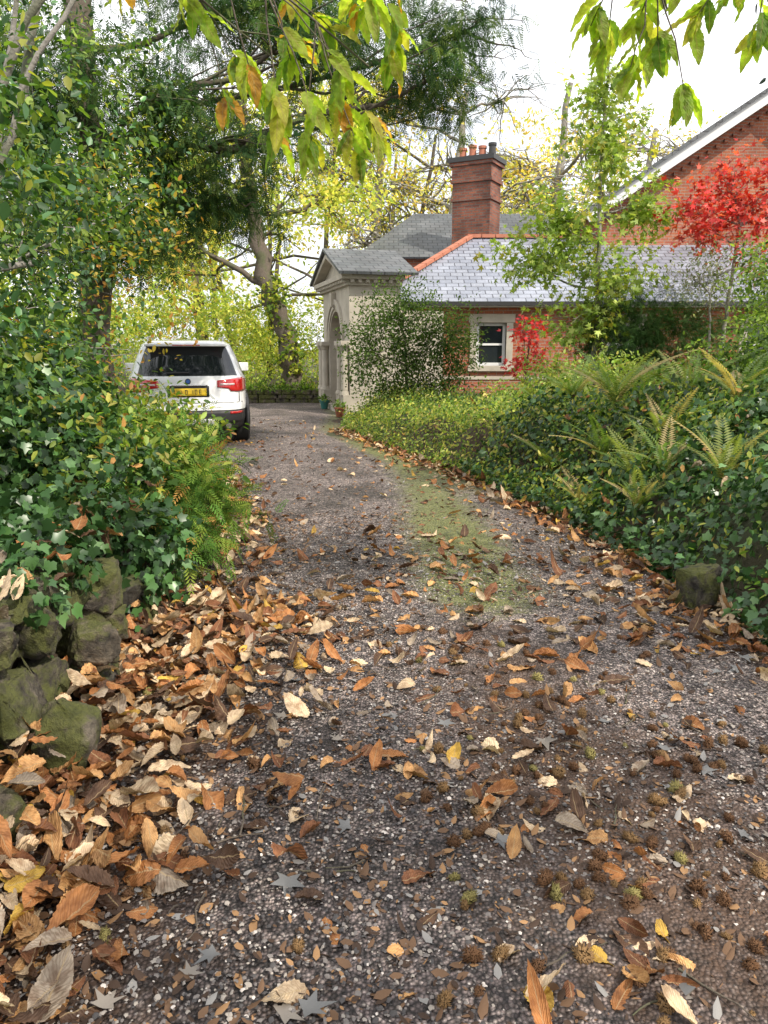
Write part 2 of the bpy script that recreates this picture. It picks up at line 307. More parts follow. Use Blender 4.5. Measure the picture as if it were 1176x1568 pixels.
P=np.concatenate(P); Z_=np.concatenate(Z_); ok=(P[:,0]>xl(P[:,1])-.02)&(P[:,0]<xr(P[:,1])+.14)&(P[:,1]<19.5); P=P[ok]; Z_=Z_[ok]
m1=80; y=1.8+2.2*rng.random(m1); e1=np.stack([-1.28-.27*rng.random(m1),y,.60+.12*rng.random(m1)],1)
m2=80; y=3.6+4*rng.random(m2); x=xl(y)-.15-.9*rng.random(m2); e2=np.stack([x,y,HL(x,y)+.14],1)
m3=60; y=4+8*rng.random(m3); x=xr(y)+.15+1.2*rng.random(m3); e3=np.stack([x,y,HR(x,y)+.12],1)
P=np.concatenate([P,e1,e2,e3]); Z_=np.concatenate([Z_,.07+.06*rng.random(m1+m2+m3)]); n=len(P)
pal=[((.64,.36,.15),3.5),((.46,.20,.07),3.5),((.78,.60,.40),3.6),((.26,.11,.05),4),((.11,.06,.035),3.5),((.66,.42,.08),.7),((.38,.31,.24),1.8)]
th=rng.random(n)*6.283; d=np.stack([np.cos(th),np.sin(th),rng.normal(size=n)*.12],1); up=np.array([0,0,1.])+rnd3(n)*.32; up[rng.random(n)<.3]*=-1
sz=Z_[:,None]*np.stack([.8+.6*rng.random(n),np.ones(n),np.ones(n)],1)
inst('fallen_leaves',T_big,F_big,P,frames(d,up),sz,pick(pal,n)*(.6+.55*rng.random((n,1))),M_dry,uv=U_big,bend=rng.normal(size=n)*.4,fold=.1+1.1*rng.random(n),twist=rng.normal(size=n)*.9,smooth=True)
n=10000; y=1.3+5.5*rng.random(n)**1.3; x=np.where(rng.random(n)<.6,.5+rng.normal(size=n)*.6,xl(y)+.25+np.abs(rng.normal(size=n))*.45)
yf=5+11*rng.random(3500); xf=xl(yf)+(xr(yf)-xl(yf))*rng.random(3500); y=np.concatenate([y,yf]); x=np.concatenate([x,xf]); ok=(x>xl(y))&(x<xr(y)); x,y=x[ok],y[ok]; n=len(x)
inst('leaf_litter',T_oval,F_oval,np.stack([x,y,np.full(n,.022)],1),frames(rnd3(n)*np.array([1,1,.1]),np.array([0,0,1.])+rnd3(n)*.3),.012+.04*rng.random((n,1))**2,pick([((.14,.08,.045),5),((.30,.17,.08),2.5),((.05,.03,.02),4),((.24,.23,.22),1)],n),M_peb,bend=rng.normal(size=n)*.3)
n=46; y=1.35+4*rng.random(n)**1.3; x=xl(y)+.4+(xr(y)-xl(y)-.5)*rng.random(n); th=rng.random(n)*6.28
inst('grey_maple_leaves',T_maple,F_maple,np.stack([x,y,np.full(n,.024)],1),frames(np.stack([np.cos(th),np.sin(th),th*0],1),np.array([0,0,1.])+rnd3(n)*.12),.05+.04*rng.random((n,1)),pick([((.15,.15,.15),3),((.24,.21,.18),1)],n),M_peb,bend=.3*rng.random(n),fold=.4*rng.random(n))
# chestnut husks
Tv=[];Tf=[];k=150
for i in range(k):
    z=1-2*(i+.5)/k; ph=i*2.399; dd=np.array([math.sqrt(1-z*z)*math.cos(ph),math.sqrt(1-z*z)*math.sin(ph),z]); dj=nrm(dd+rng.normal(size=3)*.4)*(.75+.4*rng.random()); aa=nrm(np.cross(dd,[.3,.5,.8])); bb=np.cross(dd,aa); b=len(Tv)
    for q in range(3): Tv.append(dd*.60+(aa*math.cos(q*2.09)+bb*math.sin(q*2.09))*.12)
    Tv.append(dj); Tf+=[(b,b+1,b+3),(b+1,b+2,b+3),(b+2,b,b+3)]
cl=np.array([(.55,2.9),(.8,2.4),(.45,3.5),(.95,1.9),(.6,1.75),(1.15,2.7),(.35,2.3),(-.8,2.1),(-.9,3.0),(.25,1.45),(.8,3.3)]); kk=rng.integers(0,len(cl),165)
x=cl[kk,0]+rng.normal(size=165)*.17; y=cl[kk,1]+rng.normal(size=165)*.22; x=np.concatenate([x,.2+1.1*rng.random(55),-.95+rng.normal(size=25)*.25]); y=np.concatenate([y,1.4+2.6*rng.random(55),1.45+1.8*rng.random(25)])
ok=(x>xl(y)+.05)&(y>1.3); x,y=x[ok],y[ok]; n=len(x); sz=.014+.019*rng.random(n)
inst('chestnut_husks',np.array(Tv),np.array(Tf),np.stack([x,y,.016+sz*.42],1),frames(rnd3(n),rnd3(n)),np.stack([sz*(.8+.4*rng.random(n)),sz*(.8+.4*rng.random(n)),sz*.68],1),pick([((.13,.065,.03),5),((.22,.13,.055),3),((.27,.23,.08),.9)],n),M_peb)
V=[];F=[]
for _ in range(90):
    y0=1.4+4*rng.random()**1.3; x0=xl(y0)+.3+(xr(y0)-xl(y0)-.4)*rng.random(); th=rng.random()*6.28; L=.04+.2*rng.random(); q=crook((x0,y0,.027),(x0+L*math.cos(th),y0+L*math.sin(th),.032),5,.3); q[:,2]=np.maximum(q[:,2],.022); tube(V,F,q,np.linspace(.0035,.0015,5),5)
mesh_np('fallen_twigs',V,F,M_bark)
# ---------------------------------------------------------------- rocks
def rock(name,c,s,seed,parent=None,rz=0,pw=.55,npt=22):
    rs=np.random.default_rng(seed+5); p=nrm(rs.normal(size=(npt,3))); p=np.sign(p)*np.abs(p)**pw; p*=(.80+.25*rs.random((npt,1)))
    bm=bmesh.new()
    for q in p: bm.verts.new(q)
    res=bmesh.ops.convex_hull(bm,input=bm.verts[:]); 
    for v in [v for v in bm.verts if not v.link_faces]: bm.verts.remove(v)
    bmesh.ops.bevel(bm,geom=bm.edges[:],offset=.045,segments=2,affect='EDGES',profile=.6)
    bmesh.ops.triangulate(bm,faces=bm.faces[:]); bmesh.ops.subdivide_edges(bm,edges=[e for e in bm.edges if e.calc_length()>.2],cuts=3,use_grid_fill=True); bmesh.ops.triangulate(bm,faces=bm.faces[:])
    R=Matrix.Rotation(rz,3,'Z'); o=Vector((seed*3.1,seed*1.7,seed))
    for v in bm.verts:
        q=v.co*(1+.12*noise.noise(v.co*2.5+o)+.08*noise.noise(v.co*6+o)+.04*noise.noise(v.co*13+o)); v.co=R@Vector((q.x*s[0],q.y*s[1],q.z*s[2]))+Vector(c)
    me=bpy.data.meshes.new(name); bm.to_mesh(me); bm.free(); me.materials.append(M_rock)
    for p_ in me.polygons: p_.use_smooth=True
    return link(bpy.data.objects.new(name,me),parent)
w=empty('dry_stone_wall'); k=0
for row,(z,h) in enumerate([(.08,.10),(.25,.10),(.41,.10),(.55,.08)]):
    y=1.75+.07*row
    while y<(3.8,3.7,3.5,3.1)[row]:
        L=.055+.12*rng.random(); rock('stone',(-1.34-.04*row+rng.normal()*.045,y+L,z+rng.normal()*.015),(.11+.07*rng.random(),L*1.15,h*(.85+.4*rng.random())),k,w,rng.normal()*.3); y+=2*L; k+=1
rock('boulder',(-1.12,2.5,.11),(.13,.13,.16),77,None,.3,.75,30); rock('boulder',(1.84,4.25,.11),(.13,.10,.15),91,None,.5,.45)
rock('boulder',(-1.22,2.1,.06),(.11,.12,.10),61,None,.9)
# ---------------------------------------------------------------- bank planting
def carpet(name,side,y0,y1,d0,d1,n,size,tm,pal,mat,parent,depth=.22,pw=1.3,bumpy=.1,g=GREEN):
    y=y0+(y1-y0)*rng.random(n); d=d0+(d1-d0)*rng.random(n)**pw
    fn=HR if side>0 else HL; x=xr(y)+d if side>0 else xl(y)-d; e=.03
    keep=(x-1.84)**2+(y-4.2)**2>.05; x,y,d=x[keep],y[keep],d[keep]; n=len(x)
    h=fn(x,y); nx=-(fn(x+e,y)-fn(x-e,y))/(2*e); nyy=-(fn(x,y+e)-fn(x,y-e))/(2*e); N3=nrm(np.stack([nx,nyy,np.ones(n)],1))
    off=rng.normal(size=n)*bumpy+.02-depth*rng.random(n)**3; p=np.stack([x,y,h],1)+N3*off[:,None]; p[:,2]=np.maximum(p[:,2],.03)
    dd=rnd3(n)*.7+np.array([-side*.5,-.25,-.5]); up=N3+rnd3(n)*.5; cl=.6+.8*((np.sin(x*7+y*3)+np.sin(y*9-x*4)+2)/4)
    T,F=tm; inst(name,T,F,p,frames(dd,up),size*(.6+.7*rng.random((n,1))),pick(pal,n)*(g*cl*(.7+.6*rng.random(n)))[:,None],mat,parent,bend=.3*rng.random(n),fold=.2*rng.random(n))
OV=(T_oval,F_oval); IV=(T_ivy,F_ivy); MP=(T_maple,F_maple); SP=(T_spr,F_spr); FE=(T_fern,F_fern)
Givy=[((.022,.056,.016),5),((.042,.095,.025),3),((.07,.13,.045),1)]
Gmid=[((.08,.145,.025),4),((.12,.19,.035),3),((.18,.24,.05),2),((.045,.08,.02),3)]
Gyel=[((.24,.27,.05),3),((.34,.31,.08),2),((.12,.17,.03),3),((.4,.33,.10),1)]
Glow=[((.20,.27,.06),4),((.27,.32,.08),3),((.14,.21,.04),3),((.32,.29,.06),1)]
e=empty('ivy_bank'); carpet('ivy_leaves',1,2.6,9.,.0,2.4,23000,.060,IV,Givy,M_ivy,e)
e=empty('groundcover_hedge'); carpet('leaves',1,6.2,16.5,.0,2.2,31000,.05,OV,Gmid+Gyel[:1],M_leaf,e,bumpy=.10); carpet('pale_leaves',1,6.2,15.5,.1,1.6,16000,.05,OV,Gyel,M_leaf,e,bumpy=.13)
carpet('scattered_leaves',1,3.6,8,.2,2.4,5000,.055,OV,Gmid+Gyel[:2]+[((.35,.2,.07),1)],M_leaf,e,bumpy=.13)
e=empty('mixed_shrub_bank'); carpet('leaves',1,4.2,14,1.0,4.6,20000,.065,OV,Gmid,M_leaf,e,bumpy=.14,pw=1)
e=empty('trailing_ivy'); carpet('ivy_leaves',-1,2.4,7.5,.12,1.5,6500,.06,IV,Givy,M_ivy,e,pw=1.1)
IB=[(-1.55,3.4,.70,.25,.7,.12),(-1.35,4.05,.36,.24,.4,.36),(-1.9,4.6,.8,.5,.8,.3),(-2.3,4.6,1.1,.55,.8,.35),(-2.6,5.6,1.15,.5,.8,.3),(-1.42,3.0,.62,.16,.5,.12)]
foliage('ivy_clump',IB,7600,.058,IV,Givy,M_ivy,e,per=6,twig=.15,droop=.6)
foliage('mixed_leaves',IB[2:5]+[(-1.6,5.2,.8,.5,.9,.3),(-2.2,6.6,.9,.6,1.,.3)],5600,.055,OV,Gmid+Gyel[:2]+[((.35,.18,.06),.8)],M_leaf,e,per=6,twig=.22,droop=.2)
fe=empty('fern_clump')
def fern(c,L=.7,n=10):
    th=np.linspace(0,6.28,n,endpoint=False)+rng.normal(size=n)*.3; el=1.0+.45*rng.random(n); d=np.stack([np.cos(th)*np.cos(el),np.sin(th)*np.cos(el),np.sin(el)],1)
    up=np.cross(np.cross(d,np.tile([0,0,1.],(n,1))),d)*-1.
    inst('fern',T_fern,F_fern,np.tile(np.array(c,float),(n,1)),frames(d,-up),L*(.6+.5*rng.random((n,1))),pick([((.14,.22,.05),3),((.24,.28,.08),3),((.46,.36,.17),1.6)],n),M_leaf,fe,bend=.55+.35*rng.random(n))
for x,y,L in [(2.2,7.3,.62),(2.5,7.9,.66),(2.0,6.9,.5),(2.1,6.3,.46),(2.8,8.6,.66),(2.1,8.5,.56),(1.95,5.7,.42),(2.45,6.6,.52),(3.0,7.6,.58),(2.2,5.9,.42),(2.6,9.2,.66),(1.85,9.0,.5),(1.7,7.6,.46),(1.75,6.6,.40),(2.4,5.3,.45),(2.9,6.3,.5)]:
    fern((x,y,float(HR(np.float64(x),np.float64(y)))+.06),L)
# ---------------------------------------------------------------- shrubs & trees, left
Gfe=[((.06,.125,.025),4),((.105,.17,.03),3),((.17,.22,.04),2),((.04,.085,.02),3),((.28,.16,.05),.5)]
e=empty('feathery_shrub'); foliage('foliage',[(-1.55,4.95,.48,.60,.7,.38),(-2.2,6.3,.55,.68,1.0,.42),(-3.0,8.1,.5,.7,1.2,.38)],8500,.14,SP,Gfe,M_con,e,per=8,twig=.28,droop=.35)
SB=[(-3.3,6.6,1.5,1.15,1.4,.8),(-2.95,5.6,2.7,1.1,1.3,.9),(-3.9,8.2,3.7,1.8,1.6,1.3),(-2.3,3.7,2.5,.75,.8,.9),(-2.3,3.9,1.4,.7,.9,.45),(-3.6,7.6,2.3,1.2,1.2,.7),(-3.0,8.6,2.9,.7,.9,.7),(-2.7,5.2,1.5,.8,1.0,.35)]
e=tree('holly_shrub',[(-3.2,6.2,.2),(-3.1,6,1.3),(-2.9,5.8,2.5),(-2.8,5.7,3.4)],.07,.03,SB,M_gbark,6,.5)
foliage('leaves',SB,27000,.060,OV,Gmid+[((.03,.07,.025),3),((.28,.29,.05),.9)],M_leaf,e,per=9,twig=.28,gap=.32,droop=.2,wl=1.1,g=1.4)
foliage('glossy_leaves',SB,8000,.066,OV,[((.03,.075,.025),3),((.05,.12,.035),2)],M_ivy,e,per=9,twig=.3,gap=.3,wl=1.2)
foliage('yellow_leaves',[(-2.1,6.8,2.2,.5,.7,.9),(-3.0,6,1.3,1,1,.5)],1000,.05,OV,[((.45,.34,.05),2),((.45,.22,.05),1)],M_leaf,e,per=5,twig=.3,g=1)
V=[];F=[]
for a_,b_,r0 in [((-3.1,5.2,1.6),(-1.55,5.0,4.2),.035),((-3.4,5.8,1.2),(-1.9,5.6,4.6),.045),((-2.6,4.4,1.4),(-1.5,4.6,3.6),.022),((-3.4,6.5,1.6),(-2.6,6.4,4.9),.03),((-2.9,4.8,1.2),(-2.3,4.2,3.9),.025)]:
    q=crook(a_,b_,12,.12,.02); tube(V,F,q,np.linspace(r0,r0*.5,12),7)
mesh_np('leaning_stems',V,F,M_gbark,e,smooth=True)
YB=[(-3.1,10,3.6,1.3,1.0,.5),(-2.2,9.6,4.4,1.5,1.1,.5),(-3.4,9.8,2.8,1.1,.9,.4),(-.9,9.8,4.9,1.2,1,.35),(.5,10,4.6,1.0,.9,.35),(-4.4,9.6,4.4,1.6,1.4,1.0),(-2.1,10.2,3.3,1.0,.8,.35),(-1.4,10.6,5.7,2.2,1.2,.6),(1.0,10.4,5.3,1.0,.9,.35),(-1.5,9.8,3.9,.9,.8,.3)]
e=tree('cedar_tree',[(-3.75,10,-.05),(-3.7,10,2),(-3.6,10,4),(-3.6,10,7),(-3.5,10,9)],.22,.12,YB,M_bark,9,.25)
foliage('foliage',YB,18500,.19,SP,[((.025,.055,.022),4),((.05,.09,.03),3),((.10,.14,.04),1.5)],M_con,e,per=8,twig=.4,droop=.6,gap=.45,shell=.9)
# ---------------------------------------------------------------- right side plants
LB=[(.45,14.7,1.2,1.0,.6,.65),(.35,14.7,2.1,.8,.5,.6),(-.25,14.6,1.4,.5,.5,.8),(1.2,14.7,1.6,.6,.55,.75),(.8,14.5,.8,.9,.5,.4)]
e=tree('laurel_bush',[(.4,14.7,.1),(.4,14.7,.5),(.42,14.7,1.0),(.4,14.7,1.6)],.035,.015,LB,M_bark,12,.6,1.1,3)
foliage('leaves',LB,15500,.06,OV,[((.07,.115,.035),4),((.11,.16,.05),3),((.045,.08,.03),3)],M_far,e,per=8,twig=.28,gap=.22,shell=.8,g=1.2)
TB=[(3.25,12,4.35,.65,.6,.7),(2.75,12,3.3,.9,.7,.5),(3.8,12,3.5,.6,.5,.4),(2.4,12.1,2.75,.8,.6,.35),(3.5,11.9,2.5,.7,.6,.35),(3.1,12,1.9,.75,.7,.35),(3.1,12,5.1,.4,.4,.45)]
e=tree('young_maple_tree',[(3.25,12.1,.3),(3.28,12,2),(3.2,12,3.8),(3.22,12,5.6)],.05,.015,TB,M_gbark,6,.45)
foliage('leaves',TB,5600,.09,MP,Glow,M_leaf,e,per=7,twig=.3,gap=.3,shell=.95,g=1.5)
RB=[(5.0,11.5,3.5,.8,.6,.25),(4.6,11.4,3.1,.6,.6,.15),(5.5,11.5,3.3,.7,.6,.25),(4.9,11.5,3.9,.5,.5,.15),(5.6,11.3,3.8,.5,.5,.2),(5.3,11.3,2.75,.5,.5,.13),(4.35,11.4,3.45,.45,.4,.12)]
e=tree('red_japanese_maple',[(4.95,11.5,.6),(5.0,11.5,1.6),(5.05,11.5,2.4),(5.1,11.5,3.2)],.035,.018,RB,M_gbark,8,.6)
foliage('leaves',RB,1900,.085,MP,[((.60,.05,.05),4),((.72,.14,.11),3),((.42,.025,.02),2)],M_leaf,e,per=7,twig=.32,shell=.95,flat=.35,g=1)
e=empty('red_acer_shrub'); foliage('leaves',[(2.6,14,1.75,.32,.3,.18),(2.7,14,1.35,.32,.3,.12),(2.45,14,1.15,.2,.2,.1)],380,.08,MP,[((.60,.04,.05),4),((.45,.03,.03),2)],M_leaf,e,per=5,twig=.26,g=1)
V=[];F=[]
for i in range(5): tube(V,F,crook((2.6,14,.4),(2.55+rng.normal()*.2,14,1.7),6,.1),np.linspace(.015,.005,6),5)
mesh_np('stems',V,F,M_bark,e)
e=empty('yew_bush'); foliage('foliage',[(4.0,12.2,1.85,.95,.7,.6),(3.7,12.2,1.5,.7,.7,.6),(4.6,12.3,1.6,.8,.7,.6)],7000,.12,SP,[((.03,.062,.02),4),((.05,.09,.03),2)],M_con,e,per=8,twig=.2)
e=empty('light_green_shrub'); foliage('leaves',[(3.1,13,.95,.8,.7,.45),(2.2,12.2,.65,.7,.6,.3),(3.1,11,1.0,.7,.7,.4)],6500,.065,OV,Glow,M_leaf,e,per=8,twig=.25,gap=.2)
GB=[(4.7,9.4,1.5,.8,.8,.5),(5.1,10,2.3,.6,.7,.6),(4.1,9.3,1.2,.6,.6,.35),(4.3,7.4,1.4,.7,.8,.5),(4.6,8.2,2.2,.6,.7,.5)]
e=tree('mixed_shrub',[(4.8,9.3,.6),(4.8,9.3,1.5),(4.85,9.3,2.3)],.03,.015,GB,M_gbark,8,.5)
foliage('leaves',GB,11500,.065,OV,Gmid+Glow[:1],M_leaf,e,per=8,twig=.3,gap=.3)
BB=[(4.7,11,2.5,.5,.4,.5),(4.3,11,2.4,.4,.4,.4)]
e=tree('twiggy_shrub',[(4.6,11,.6),(4.6,11,1.6),(4.55,11,2.2)],.02,.01,BB,M_gbark,26,.6,1.1,4)
foliage('leaves',BB,1100,.05,OV,[((.12,.15,.09),1),((.2,.2,.14),1)],M_leaf,e,per=6,twig=.2)
HB=[(3.7,6.0,3.1,.5,.6,.7),(3.75,6.2,4.0,.75,.6,.6),(4.1,6.3,2.4,.5,.6,.35)]
e=tree('holly_tree',[(4.3,6.2,.9),(4.25,6.2,2.2),(4.1,6.2,3.4),(4.05,6.2,4.6)],.07,.03,HB,M_bark,8,.5)
foliage('leaves',HB,5600,.07,OV,[((.015,.035,.015),4),((.03,.06,.02),2)],M_ivy,e,per=9,twig=.25,droop=.4)
# ---------------------------------------------------------------- overhead sweet chestnut
CAN=[(-3,-2,7.,2.4,2.2,1.2),(.3,-2.8,7.8,2.2,1.8,1.0),(3.2,-3.4,7.4,1.6,1.4,1.0),(-1.8,2.0,7.0,1.6,1.4,.9)]
e=tree('sweet_chestnut_tree',[(-3.4,-3.2,0),(-3.2,-3,3),(-2.4,-2.4,6),(-1.6,-2,8.6)],.38,.16,CAN,M_bark,8,.3)
foliage('canopy_leaves',CAN,3600,.19,OV,[((.10,.18,.03),3),((.22,.24,.04),2),((.4,.2,.04),.5)],M_far,e,per=8,twig=.5,shell=.9,gap=.4,wl=.8)
LC=[(6.8,3.6,6.6,1.4,1.2,.9),(5.2,-2.3,6.8,1.7,1.1,.8),(4.6,1.0,6.8,1.3,.7,.6),(6.3,-.6,7.0,1.2,.8,.7)]
e2=tree('added_shade_tree',[(7.6,.4,.8),(7.4,.4,3),(7.0,.4,5.5),(6.6,.4,7.5)],.22,.09,LC,M_bark,9,.3)  # unseen tree, added right of frame so its crown dapples the near drive
foliage('leaves',LC,4200,.15,OV,[((.14,.20,.04),3),((.25,.26,.05),2)],M_far,e2,per=9,twig=.5,shell=.95,gap=.5)
V=[];F=[];Pp=[];Dd=[];Up=[];Cc=[]
def rosette(tip,frm,n,orange=.1):
    tip=np.array(tip); ax=nrm(tip-np.array(frm))
    for i in range(n):
        a=i*2.4+rng.random(); s=nrm(np.cross(ax,[0,0,1])); u=np.cross(s,ax); back=rng.random()*.10
        d=ax*.6+(s*math.cos(a)+u*math.sin(a))*.85+np.array([0,0,-.38]); Pp.append(tip-ax*back); Dd.append(d+rng.normal(size=3)*.15)
        Up.append(np.array([0,0,1.])+rng.normal(size=3)*.35-ax*.2); Cc.append(pick([((.32,.44,.07),4),((.40,.48,.09),3),((.52,.50,.10),1.5),((.18,.30,.05),3)],1)[0] if rng.random()>orange else np.array((.66,.34,.07)))
def spray(path,tips,r0=.007,orange=.1,n=8):
    q=crook(path[0],path[1],10,.1,.03); tube(V,F,q,np.linspace(r0,.003,10),6)
    for tp in tips:
        j=int(np.argmin(np.linalg.norm(q-np.array(tp)-np.array([0,0,.12]),axis=1))); qq=crook(q[max(0,j-1)],tp,6,.12,.05); tube(V,F,qq,np.linspace(.0035,.0016,6),5); rosette(tp,qq[-3],n,orange=orange)
spray([(-1.5,2.3,3.2),(-.05,2.75,2.4)],[(-.12,2.65,2.34),(-.3,2.7,2.40),(-.02,2.8,2.20),(-.22,2.6,2.20),(-.42,2.7,2.32),(-.16,2.75,2.5),(-.34,2.65,2.24),(-.24,2.7,2.10),(-.08,2.7,2.12),(-.12,2.75,2.24)],orange=.05)
spray([(-1.6,2.6,3.15),(-.35,2.9,2.45)],[(-.5,2.9,2.45),(-.38,2.95,2.22),(-.6,2.8,2.57),(-.28,2.9,2.52),(-.55,2.9,2.3)],orange=.25)
spray([(-.8,2.0,3.3),(.02,2.7,2.7)],[(-.05,2.7,2.55),(-.18,2.75,2.7),(.03,2.85,2.42),(.02,2.8,2.66),(-.1,2.9,2.62),(-.3,2.8,2.62),(.05,2.8,2.52)],orange=.12)
spray([(-1.9,2.4,3.1),(-.6,2.75,2.75)],[(-.7,2.75,2.7),(-.5,2.75,2.72),(-.85,2.8,2.66)],orange=.15)
spray([(.2,2.0,3.3),(.9,2.7,2.55)],[(.66,2.7,2.50),(.78,2.65,2.36),(.9,2.75,2.42),(.98,2.7,2.29),(.84,2.8,2.54),(.72,2.75,2.44)],orange=.02)
spray([(1.6,2.1,3.3),(1.05,2.8,2.6)],[(1.12,2.75,2.66),(.88,2.8,2.62),(1.2,2.9,2.68),(1.02,2.8,2.54),(1.25,2.8,2.5)],orange=.02)
n=len(Pp); sz=(.085+.045*rng.random((n,1)))*np.array([.9,1,1])
inst('hanging_leaves',T_big,F_big,np.array(Pp),frames(np.array(Dd),np.array(Up)),sz,np.array(Cc),M_ches,e,uv=U_big,bend=.1+.35*rng.random(n),fold=.15+.3*rng.random(n),smooth=True)
mesh_np('hanging_twigs',V,F,M_bark,e,smooth=True)
# ---------------------------------------------------------------- background trees
Gb=[((.40,.43,.11),4),((.54,.51,.13),3.5),((.26,.33,.09),3),((.64,.53,.13),2.5)]
AB=[(-5.5,24,6.5,2.4,2,1.5),(-3.2,24,8.0,2.2,2,1.5),(-1.6,24.5,6.0,1.6,1.6,1.1),(-6.5,24,4.4,2,1.6,1.1),(-1.0,25,8.5,2,1.6,1.3),(-3.4,24,4.8,1.2,1.2,.8)]
e=tree('leaning_ash_tree',[(-2.75,23.6,-.05),(-3.0,23.6,1.8),(-3.5,23.6,3.4),(-3.9,23.8,5.5),(-4.2,24,8.5)],.34,.17,AB,M_bark,8,.4)
foliage('leaves',AB,13500,.15,OV,Gb,M_far,e,per=8,twig=.6,gap=.5,shell=.95,g=1.35)
foliage('ivy_on_trunk',[(-2.85,23.5,1.2,.4,.4,.9),(-3.3,23.5,2.9,.38,.4,.8)],1100,.12,IV,[((.3,.32,.05),2),((.09,.14,.03),3)],M_far,e,per=6,twig=.3)
for k,(x,y,h) in enumerate([(2.2,31,12),(6.5,33,13),(-.8,33,12),(11,36,12)]):
    bl=[(x+rng.normal()*2.2,y+rng.normal()*1.2,h*(.45+.5*rng.random()),2.2,1.8,1.4) for _ in range(9)]
    e=tree('autumn_tree',[(x,y,-.05),(x+.2,y,h*.3),(x+.5,y,h*.55),(x+.9,y,h*.9)],.35,.1,bl,M_gbark,15,.45,1.15,4,.25,1.3)
    foliage('leaves',bl,5400,.16,OV,[((.64,.50,.14),3),((.50,.48,.13),3),((.66,.42,.13),1.3)],M_far,e,per=8,twig=.7,gap=.45,shell=.95,g=1.25)
wb=[]
for i in range(46):
    x=-26+36*rng.random(); y=29+14*rng.random(); z=1+8.5*rng.random()**1.3; 
    if x>2 and z>5.5: z=3
    wb.append((x,y,z,2.6,2.2,1.7))
wb+=[(-14+2.4*i,33+rng.random()*3,2.2+1.6*rng.random(),2.0,1.6,1.7) for i in range(8)]
e=tree('distant_woodland',[(-8,34,0),(-8,34,5),(-7.5,34,10)],.3,.1,wb[:8],M_bark,6,.3)
foliage('leaves',wb,52000,.22,OV,Gb+[((.22,.30,.08),3)],M_far,e,per=8,twig=.8,gap=.28,shell=.95,g=1.4)
V=[];F=[]
for i in range(13):
    x=-20+26*rng.random(); y=32+9*rng.random(); q=crook((x,y,0),(x+rng.normal()*1.2,y,9+3*rng.random()),9,.15); tube(V,F,q,np.linspace(.17,.06,9),6)
    for _ in range(5):
        j=rng.integers(3,8); tube(V,F,crook(q[j],q[j]+np.array([rng.normal()*2,rng.normal(),1.5+rng.random()*1.5]),6,.2),np.linspace(.06,.02,6),4)
mesh_np('trunks',V,F,M_bark,e)
e=empty('background_shrubs'); foliage('leaves',[(-7+1.05*i+rng.normal()*.2,21.9+1.6*rng.random()+(i%3),.6+.4*rng.random(),.9,.8,.7) for i in range(8)]+[(-10+2.0*i,27.5+rng.random(),1.6+.6*rng.random(),1.5,1,1.4) for i in range(8)],25000,.085,OV,Glow+Gyel[:2],M_far,e,per=8,twig=.3)
foliage('wall_top_leaves',[(-6.2+.75*i,20.75,.40,.5,.28,.14+.08*rng.random()) for i in range(7)],5200,.06,OV,Gmid,M_far,e,per=8,twig=.16,droop=.5)
e=empty('overhanging_shrub'); foliage('leaves',[(-6.2,12,1.6,1.6,1.8,1.5),(-7.5,17,2.,2,2.5,1.9),(-6.2,13,4,2,2,1.2)],9000,.10,OV,Gmid,M_far,e,per=8,twig=.35)
w=empty('low_stone_wall')
for row in range(3):
    x=-6.6+.1*(row%2)
    while x<-1.7:
        L=.13+.14*rng.random(); yy=20.7-.05*(x+4)**2*.2
        bm=bmesh.new(); bmesh.ops.create_cube(bm,size=1); bmesh.ops.scale(bm,verts=bm.verts,vec=(L*1.9,.3,.115)); bmesh.ops.bevel(bm,geom=bm.edges,offset=.018,segments=2,affect='EDGES')
        bmesh.ops.translate(bm,verts=bm.verts,vec=(x+L,yy+rng.normal()*.012,.06+.12*row)); me=bpy.data.meshes.new('course'); bm.to_mesh(me); bm.free(); me.materials.append(M_rock); link(bpy.data.objects.new('course_stone',me),w); x+=2*L
# ---------------------------------------------------------------- house
H=empty('red_brick_house')
m=MB()
YW=18.5
wins=[(.45,1.15),(2.2,2.9),(5.3,6.0),(8.6,9.4),(10.8,11.6)]; z0w,z1w=1.05,2.05
xs=-.1
for a_,b_ in wins+[(13.4,13.4)]:
    m.box(xs,a_,YW,YW+.3,0,2.5,0)
    if b_>a_: m.box(a_,b_,YW,YW+.3,0,z0w,0); m.box(a_,b_,YW,YW+.3,z1w,2.5,0)
    xs=b_
m.box(-.1,.2,YW+.3,25.,0,2.5,0)
m.box(-.6,6,24.,30,0,4.2,0)
m.add([(5.7,21.5,0),(13.8,21.5,0),(13.8,21.5,5.1),(10.2,21.5,8.0),(5.7,21.5,5.1),(5.7,28,0),(13.8,28,0),(13.8,28,5.1),(10.2,28,8.0),(5.7,28,5.1)],[(0,1,2,3,4),(5,9,8,7,6),(0,4,9,5),(1,6,7,2)],0)
m.fin('brick_walls',[M_brick],H)
m=MB()
for a_,b_ in wins:
    m.box(a_-.16,a_,YW-.04,YW+.12,z0w,z1w,0); m.box(b_,b_+.16,YW-.04,YW+.12,z0w,z1w,0); m.box(a_-.2,b_+.2,YW-.05,YW+.12,z1w,z1w+.2,0); m.box(a_-.2,b_+.2,YW-.09,YW+.12,z0w-.13,z0w,0)
m.box(-.12,13.4,YW-.025,YW-.001,.72,.80,0); m.fin('stone_dressings',[M_stone],H,bevel=.01)
m=MB()
